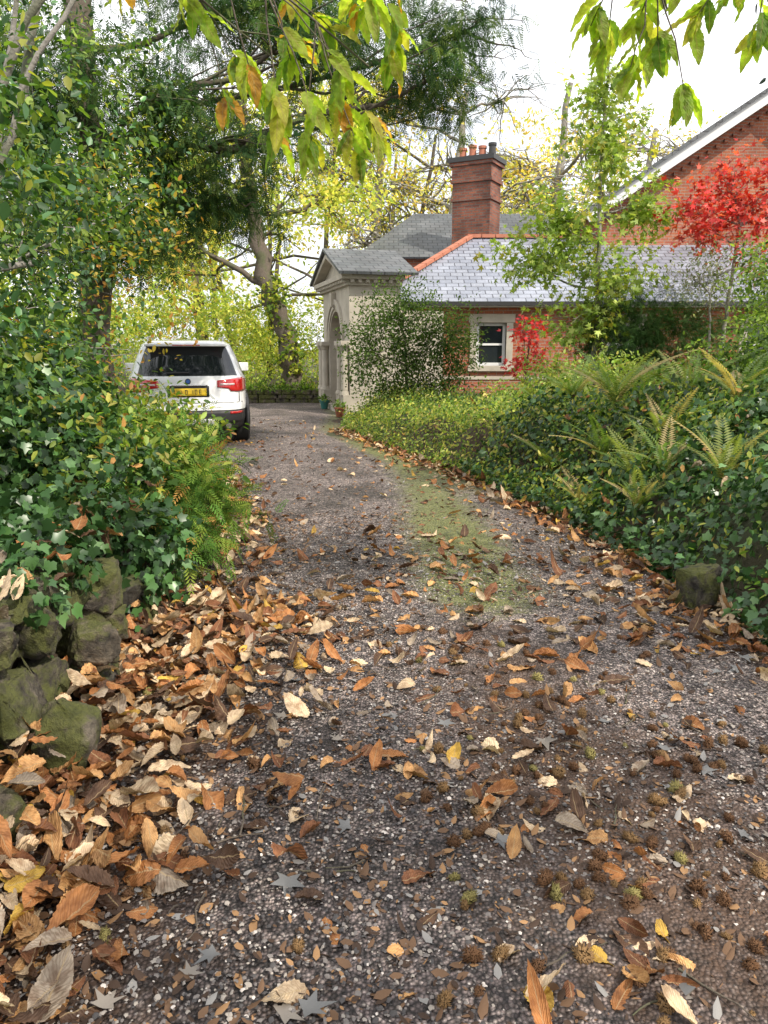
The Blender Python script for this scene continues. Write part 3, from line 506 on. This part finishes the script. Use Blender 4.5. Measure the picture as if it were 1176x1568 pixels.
for a_,b_ in wins:
    y=YW+.1
    m.box(a_,a_+.07,y,y+.06,z0w,z1w,0); m.box(b_-.07,b_,y,y+.06,z0w,z1w,0); m.box(a_+.07,b_-.07,y,y+.06,z1w-.07,z1w,0); m.box(a_+.07,b_-.07,y,y+.06,z0w,z0w+.07,0); m.box(a_+.07,b_-.07,y+.003,y+.05,(z0w+z1w)/2-.025,(z0w+z1w)/2+.025,0)
    m.box(a_+.06,b_-.06,y+.03,y+.04,z0w+.06,z1w-.06,1)
m.fin('windows',[M_white,M_glass],H)
m=MB()
def slab(q,th,mi,mb): 
    q=[Vector(p) for p in q]; n=(q[1]-q[0]).cross(q[2]-q[1]).normalized()
    if n.z<0: n=-n
    lo=[p-n*th for p in q]; k=len(q); mb.add(q+lo,[list(range(k)),list(range(k,2*k))[::-1]]+[(i,(i+1)%k,k+(i+1)%k,k+i) for i in range(k)],mi)
slab([(-.4,18.2,2.52),(13.6,18.2,2.52),(13.6,22,4.42),(2.4,22,4.42)],.05,0,m); slab([(-.4,18.2,2.52),(2.4,22,4.42),(-.4,26,2.52)],.05,0,m)
slab([(2.4,22,4.42),(5.7,22,4.42),(5.7,26,2.52),(-.4,26,2.52)],.05,0,m)
slab([(-.9,23.7,4.1),(6.2,23.7,4.1),(6.2,27,5.85),(1.0,27,5.85)],.05,1,m); slab([(-.9,23.7,4.1),(1.0,27,5.85),(-.9,30.3,4.1)],.05,1,m); slab([(1.0,27,5.85),(6.2,27,5.85),(6.2,30.3,4.1),(-.9,30.3,4.1)],.05,1,m)
slab([(5.3,20.85,5.02),(10.2,20.85,8.22),(10.2,28,8.22),(5.3,28,5.02)],.09,1,m); slab([(10.2,20.85,8.22),(14.4,20.85,4.82),(14.4,28,4.82),(10.2,28,8.22)],.09,1,m)
m.fin('slate_roofs',[M_slate,M_slated],H)
m=MB()
def ridge(a,b,wd,h,n):
    a=Vector(a);b=Vector(b)
    for i in range(n):
        p=a.lerp(b,i/n); q=a.lerp(b,(i+.94)/n); m.beam(p,q,wd*(1 if i%2 else .97),h,0)
ridge((2.3,22,4.46),(5.75,22,4.46),.2,.09,9); ridge((-.4,18.2,2.57),(2.4,22,4.47),.18,.08,12)
m.fin('red_ridge_tiles',[M_terra],H)
m=MB(); m.beam((-.4,18.14,2.47),(13.6,18.14,2.47),.11,.09,0); m.beam((5.2,21.1,4.80),(5.9,20.9,4.80),.1,.09,0); m.cyl(4.9,YW-.07,0,2.45,.04,.04,0,10)
m.box(-.4,13.6,18.2,18.5,2.40,2.43,1); m.fin('gutters',[M_dkm,M_white],H)
m=MB(); m.beam((5.3,20.98,4.78),(10.2,20.98,7.98),.07,.26,0); m.beam((10.2,20.98,7.98),(14.4,20.98,4.58),.07,.26,0); m.fin('bargeboards',[M_white],H)
m=MB(); m.beam((5.75,21.44,4.85),(10.2,21.44,7.72),.1,.14,0)
for i in range(20): 
    t_=(i+.5)/20; m.box(5.9+4.2*t_-.05,5.9+4.2*t_+.05,21.42,21.5,4.72+2.75*t_,4.86+2.75*t_,0)
m.fin('corbelled_verge',[M_brick],H)
m=MB(); Mc=Matrix.Translation((2.7,23.6,0))@Matrix.Rotation(r(-28),4,'Z')
m.box(-.58,.58,-.42,.42,3.5,6.1,0,Mc); m.box(-.63,.63,-.47,.47,6.1,6.2,0,Mc); m.box(-.60,.60,-.44,.44,6.2,6.55,0,Mc); m.box(-.66,.66,-.5,.5,6.55,6.65,0,Mc); m.box(-.70,.70,-.54,.54,6.65,6.78,1,Mc); m.box(-.62,.62,-.46,.46,5.6,5.68,0,Mc)
for i in range(4): m.cyl(-.45+.3*i,0,6.78,7.08+.05*(i%2),.11,.095,2 if i<3 else 1,14,Mc); m.cyl(-.45+.3*i,0,7.05+.05*(i%2),7.12+.05*(i%2),.12,.12,2 if i<3 else 1,14,Mc)
M_bd=brickmat('sooty_brick',(.34,.11,.06),(.17,.055,.04),(.16,.13,.11),.225,.075,.012,dirt=.6)
m.fin('chimney',[M_bd,M_dkm,M_terra],H)
PM=Matrix.Translation((-.75,16.9,0))@Matrix.Rotation(r(15),4,'Z')
m=MB(); W=3.0; zc=2.78; D=1.15
def arch_wall(mb,y0,y1,ztop,ya,yb,zs,th,mi,n=16):
    c=(ya+yb)/2; R_=(yb-ya)/2; mb.box(0,th,y0,ya,0,ztop,mi,PM); mb.box(0,th,yb,y1,0,ztop,mi,PM)
    for i in range(n):
        a1=math.pi*(1-i/n); a2=math.pi*(1-(i+1)/n); p1=(c+R_*math.cos(a1),zs+R_*math.sin(a1)); p2=(c+R_*math.cos(a2),zs+R_*math.sin(a2))
        mb.add([(0,p1[0],p1[1]),(0,p2[0],p2[1]),(0,p2[0],ztop),(0,p1[0],ztop),(th,p1[0],p1[1]),(th,p2[0],p2[1]),(th,p2[0],ztop),(th,p1[0],ztop)],[(0,1,2,3),(7,6,5,4),(0,4,5,1)],mi,PM)
arch_wall(m,.0,W,zc,.75,2.25,1.55,.35,0)
m.box(.35,D,0,.3,0,zc,0,PM); m.box(.35,D,W-.3,W,0,zc,0,PM); m.box(D-.1,D-.002,.3,W-.3,0,zc,0,PM); m.box(-.12,D,-.1,W+.1,-.02,.12,0,PM); m.box(D,2.4,.7,2.5,0,2.3,0,PM)
for zz in (.75,1.15,1.95,2.35): m.box(.3,D-.02,-.012,-.001,zz,zz+.36,0,PM)
for yc in (.12,.58,W-.58,W-.12):
    m.box(-.16,-.001,yc-.15,yc+.15,.12,.45,0,PM); m.cyl(-.09,yc,.45,1.42,.085,.075,0,16,PM); m.cyl(-.09,yc,.45,.53,.12,.10,0,16,PM); m.cyl(-.09,yc,1.42,1.52,.08,.13,0,16,PM); m.box(-.2,-.001,yc-.15,yc+.15,1.52,1.62,0,PM)
for (ro,ri,px_) in ((.98,.86,-.06),(.86,.76,-.03)):
    for i in range(20):
        a1=math.pi*i/20;a2=math.pi*(i+1)/20; f=lambda R_,a,x:(x,1.5+R_*math.cos(a),1.6+R_*math.sin(a))
        m.add([f(ri,a1,px_),f(ro,a1,px_),f(ro,a2,px_),f(ri,a2,px_),f(ri,a1,0),f(ro,a1,0),f(ro,a2,0),f(ri,a2,0)],[(0,1,2,3),(1,5,6,2),(0,3,7,4)],0,PM)
m.box(-.12,-.002,1.4,1.6,2.4,2.72,0,PM)
m.box(-.08,D+.02,-.08,W+.08,zc,zc+.12,0,PM); m.box(-.2,D+.05,-.2,W+.2,zc+.12,zc+.22,0,PM)
for i in range(19): m.box(-.17,-.085,-.1+i*.175,-.02+i*.175,zc+.05,zc+.119,0,PM)
for i in range(7): m.box(.0+i*.17,.08+i*.17,-.17,-.085,zc+.05,zc+.119,0,PM)
m.add([(0,.0,zc+.22),(0,W,zc+.22),(0,W/2,zc+.72)],[(0,1,2)],0,PM)
m.beam((-.1,-.25,zc+.23),(-.1,W/2,zc+.75),.24,.10,0,PM); m.beam((-.1,W+.25,zc+.23),(-.1,W/2,zc+.75),.24,.10,0,PM)
m.fin('stone_porch',[M_stone],H,bevel=.008)
m=MB()
for s_ in (0,1):
    ye=-.36 if s_==0 else W+.36
    q=[PM@Vector(p) for p in ((-.28,ye,zc+.26),(D+.3,ye,zc+.26),(D+.3,W/2,zc+.92),(-.28,W/2,zc+.92))]; slab(q,.06,0,m)
m.fin('porch_roof',[M_slated],H)
m=MB(); m.box(.5,.56,.7,2.3,.12,2.35,0,PM); m.box(.47,.5,.8,1.45,.3,1.2,1,PM); m.box(.47,.5,1.55,2.2,.3,1.2,1,PM); m.fin('front_door',[simple('dark_oak_door',(.10,.05,.03),.5),simple('door_panel',(.13,.065,.035),.5)],H)
for (x,y,c_,nm) in ((-.95,16.4,(.30,.10,.05),'terracotta_planter'),(-1.45,18.6,(.03,.15,.13),'green_planter')):
    m=MB(); m.cyl(0,0,.0,.17,.075,.11,0,20); m.cyl(0,0,.17,.205,.125,.125,0,20); o_=m.fin(nm,[simple(nm+'_glaze',c_,.5)]); o_.location=(x,y,.02)
    foliage('plant',[(0,0,.24,.13,.13,.07)],160,.06,OV,Gmid,M_leaf,o_,per=6,twig=.08)
# ---------------------------------------------------------------- car
C=empty('parked_car')
paint=NT('white_car_paint'); paint=paint.done(paint.pr((.78,.79,.80),.25,None,Coat_Weight=1.0,Coat_Roughness=.03))
blk=simple('black_plastic_trim',(.02,.02,.022),.55,.1,40,0); cgl=simple('car_glass',(.012,.015,.018),.03,.05,3,0,Specular_IOR_Level=.9)
red=simple('tail_light_red',(.45,.01,.012),.12,.1,30,0,Coat_Weight=1.0); clr=simple('tail_light_clear',(.6,.5,.5),.15,.1,30,0,Coat_Weight=1.0); yel=simple('number_plate_yellow',(.80,.55,.03),.4,.03,5,0); chrome=simple('chrome',(.6,.6,.6),.15,.05,5,0,Metallic=1.0); sil=simple('silver_skid',(.45,.45,.45),.4,.05,5,0)
tyre=simple('tyre_rubber',(.018,.018,.018),.85,.2,30,.2)
prof=[(.24,.14,4.2,.78),(.30,.04,4.36,.86),(.42,.0,4.42,.895),(.56,.0,4.45,.905),(.64,.015,4.45,.91),(.68,.04,4.44,.91),(.80,.055,4.42,.912),(.90,.06,4.36,.912),(.98,.07,4.15,.908),(1.03,.10,3.6,.895),(1.06,.13,3.32,.87),(1.12,.17,3.2,.845),(1.22,.245,3.02,.81),(1.34,.33,2.8,.765),(1.44,.40,2.6,.72),(1.49,.42,2.48,.69),(1.53,.44,2.36,.655),(1.565,.52,2.2,.60),(1.585,.72,2.0,.48),(1.595,1.0,1.8,.25)]
pz=[p[0] for p in prof]
def plan(z): return [float(np.interp(z,pz,[p[i] for p in prof])) for i in (1,2,3)]
def rear_y(x,z,ex=5.5):
    a_,b_,w_=plan(z); c_=(a_+b_)/2; L=(b_-a_)/2; return c_-L*max(0,1-min(1,abs(x)/w_)**ex)**(1/ex)
V=[];F=[];MI=[];NR=72; ex=5.5
for z,a_,b_,w_ in prof:
    c_=(a_+b_)/2; L=(b_-a_)/2
    for i in range(NR):
        th=2*math.pi*(i+.5)/NR; cx,sy=math.cos(th),math.sin(th); k=(abs(cx)**ex+abs(sy)**ex)**(-1/ex); V.append((w_*k*cx,c_+L*k*sy,z))
for j in range(len(prof)-1):
    for i in range(NR):
        k=(i+1)%NR; F.append((j*NR+i,j*NR+k,(j+1)*NR+k,(j+1)*NR+i)); zz=(prof[j][0]+prof[j+1][0])/2; th=2*math.pi*(i+1)/NR; cx,sy=math.cos(th),math.sin(th)
        glass=False
        if 1.08<zz<1.47:
            kk=(abs(cx)**ex+abs(sy)**ex)**(-1/ex); X_,Y_=abs(cx*kk),sy*kk
            glass=(Y_<-.9 and X_<.84) or (Y_>.9 and X_<.86) or (X_>.95 and -.80<Y_<.82)
        MI.append(1 if glass else (2 if zz<.5 else 0))
F2=[tuple(f) for f in F]; me=bpy.data.meshes.new('body'); me.from_pydata(V,[],F2+[tuple(range((len(prof)-1)*NR,len(prof)*NR)),tuple(range(NR))[::-1]])
for q in (paint,cgl,blk): me.materials.append(q)
for i,p in enumerate(me.polygons): p.use_smooth=True; p.material_index=MI[i] if i<len(MI) else (0 if i==len(MI) else 2)
link(bpy.data.objects.new('body',me),C)
def patch(name,mat,x0,x1,zb,zt,off=.012,nx=14,nz=6,th=.02,mirror=True):
    for s_ in ((1,-1) if mirror else (1,)):
        V=[];F=[]
        for j in range(nz+1):
            for i in range(nx+1):
                x=x0+(x1-x0)*i/nx; b=zb(x) if callable(zb) else zb; t_=zt(x) if callable(zt) else zt; z=b+(t_-b)*j/nz; V.append((s_*x,rear_y(x,z)-off,z))
        for j in range(nz):
            for i in range(nx):
                a_=j*(nx+1)+i; F.append((a_,a_+1,a_+nx+2,a_+nx+1) if s_>0 else (a_+nx+1,a_+nx+2,a_+1,a_))
        o_=mesh_np(name,V,F,mat,C,smooth=True); md=o_.modifiers.new('s','SOLIDIFY'); md.thickness=th; md.offset=-1 
patch('tail_light',red,.42,.895,lambda x:.895-.035*min(1,(x-.42)/.3)-(.035 if x>.6 else 0),lambda x:.995+.05*(x-.42)/.45,.012)
patch('reverse_light',clr,.47,.68,.925,.952,.018,6,2); patch('reflector',red,.60,.80,.50,.535,.014,6,2)
patch('bumper_trim',blk,-.84,.84,.36,.55,.006,24,4,mirror=False); patch('skid_plate',sil,-.36,.36,.33,.43,.016,10,3,mirror=False)
patch('plate_recess',blk,-.30,.30,.755,.915,.004,8,3,mirror=False); patch('number_plate',yel,-.26,.26,.775,.885,.014,8,3,mirror=False); patch('handle_bar',chrome,-.28,.28,.918,.935,.018,8,2,mirror=False)
patch('tailgate_seam',blk,-.80,.80,.665,.672,.004,20,1,th=.004,mirror=False); patch('side_seam',blk,.745,.752,.68,.89,.004,1,6,th=.004)
patch('rear_wiper_arm',blk,-.30,.02,lambda x:1.10+.02*(x+.3),lambda x:1.118+.02*(x+.3),.022,6,1,mirror=False)
m=MB(); m.box(-.60,.60,.29,.62,1.495,1.525,0); m.box(-.20,.20,.285,.292,1.50,1.515,1)
m.fin('roof_spoiler',[paint,red],C,bevel=.01)
m=MB()
for s_ in (-1,1):
    m.beam((s_*.56,.75,1.625),(s_*.56,2.25,1.635),.03,.03,0); m.box(s_*.56-.015,s_*.56+.015,.75,.80,1.56,1.63,0); m.box(s_*.56-.015,s_*.56+.015,2.2,2.25,1.56,1.63,0); m.box(s_*.98-.11,s_*.98+.11,2.95,3.1,1.05,1.2,1)
m.fin('roof_rails_and_mirrors',[chrome,paint],C,bevel=.01)
m=MB()
fontx=[(-.21,'7'),(-.15,'4'),(-.09,'L'),(-.03,'D'),(.05,'1'),(.11,'D'),(.17,'E')]
for cx,ch in fontx:
    yy=rear_y(abs(cx),.83)-.019; x0=cx-.016;x1=cx+.016
    segs={'7':'tr','4':'lmr','L':'lb','D':'tlbr','1':'r','E':'tlmb'}[ch]
    for g in segs:
        bx={'t':(x0,x1,.857,.864),'b':(x0,x1,.797,.804),'m':(x0,x1,.827,.834),'l':(x0,x0+.007,.8041,.8569),'r':(x1-.007,x1,.8041,.8569)}[g]; m.box(bx[0],bx[1],yy,yy+.004,bx[2],bx[3],0)
Rm=Matrix.Translation((0,rear_y(0,1.0)-.012,.985))@Matrix.Rotation(r(90),4,'X'); m.cyl(0,0,-.004,.012,.042,.042,1,20,Rm); m.cyl(0,0,.012,.015,.028,.028,2,20,Rm)
Re=Matrix.Translation((.56,.10,.33))@Matrix.Rotation(r(90),4,'X'); m.cyl(0,0,0,.13,.038,.042,3,16,Re)
m.fin('plate_letters_and_badge',[blk,blk,simple('badge_blue',(.05,.15,.5),.2,.05,5,0),chrome],C)
def wheel(x,y):
    s_=1 if x>0 else -1; R1=Matrix.Translation((x,y,.335))@Matrix.Rotation(r(90)*s_,4,'Y'); m=MB()
    prof_=[(-.11,.22),(-.115,.30),(-.09,.33),(.09,.33),(.115,.30),(.11,.22),(.05,.205)]
    n=36
    for (h0,r0),(h1,r1) in zip(prof_,prof_[1:]):
        m.cyl(0,0,h0,h1,r0,r1,0,n,R1,cap=False)
    m.cyl(0,0,.03,.05,.205,.205,2,n,R1)
    for k in range(5):
        R2=R1@Matrix.Rotation(k*2*math.pi/5,4,'Z'); m.box(-.02,.02,.03,.205,.05,.09,1,R2)
    m.cyl(0,0,.05,.1,.05,.045,1,16,R1); m.fin('wheel',[tyre,sil,blk],C,smooth=False)
for x in (-.80,.80):
    for y in (.86,3.55): wheel(x,y)
V=[];F=[]
for sx in (-1,1):
    for yc in (.86,3.55):
        q=[(sx*.885,yc+.39*math.cos(a_),.34+.39*math.sin(a_)) for a_ in np.linspace(-.1,math.pi+.1,18)]; tube(V,F,q,[.035]*18,6)
mesh_np('wheel_arches',V,F,blk,C,smooth=True)
C.location=(-2.88,11.3,.01); C.rotation_euler=(0,0,r(14))
# ---------------------------------------------------------------- world, sun, camera
sd=Vector((.45,-.42,.66)).normalized(); el=math.asin(sd.z); az=math.atan2(sd.x,sd.y)
wd=bpy.data.worlds.new('World'); S.world=wd; wd.use_nodes=True; nt=wd.node_tree; bg=nt.nodes['Background']
sky=nt.nodes.new('ShaderNodeTexSky'); sky.sky_type='NISHITA'; sky.sun_disc=False; sky.sun_elevation=el; sky.sun_rotation=az; sky.air_density=1.2; sky.dust_density=3
tc=nt.nodes.new('ShaderNodeTexCoord'); nz_=nt.nodes.new('ShaderNodeTexNoise'); nz_.inputs['Scale'].default_value=2.2; nz_.inputs['Detail'].default_value=4; nt.links.new(tc.outputs['Generated'],nz_.inputs['Vector'])
cr=nt.nodes.new('ShaderNodeValToRGB'); cr.color_ramp.elements[0].position=.35; cr.color_ramp.elements[1].position=.55; cr.color_ramp.elements[0].color=(.5,.5,.5,1); nt.links.new(nz_.outputs[0],cr.inputs[0])
mx=nt.nodes.new('ShaderNodeMix'); mx.data_type='RGBA'; nt.links.new(cr.outputs[0],mx.inputs[0]); nt.links.new(sky.outputs[0],mx.inputs[6]); mx.inputs[7].default_value=(11.6,11.6,11.9,1); nt.links.new(mx.outputs[2],bg.inputs[0]); bg.inputs[1].default_value=.15
sl=bpy.data.lights.new('sun','SUN'); sl.energy=5; sl.angle=r(.6); sl.color=(1,.92,.79); so=link(bpy.data.objects.new('sun',sl)); so.rotation_euler=sd.to_track_quat('Z','Y').to_euler()
cd=bpy.data.cameras.new('camera'); cd.sensor_fit='VERTICAL'; cd.sensor_height=24; cd.lens=12/math.tan(r(34)); cd.clip_end=1000; cd.clip_start=.05
co=link(bpy.data.objects.new('camera',cd)); co.location=(0,0,1.5); co.rotation_euler=(r(77.7),0,0); S.camera=co
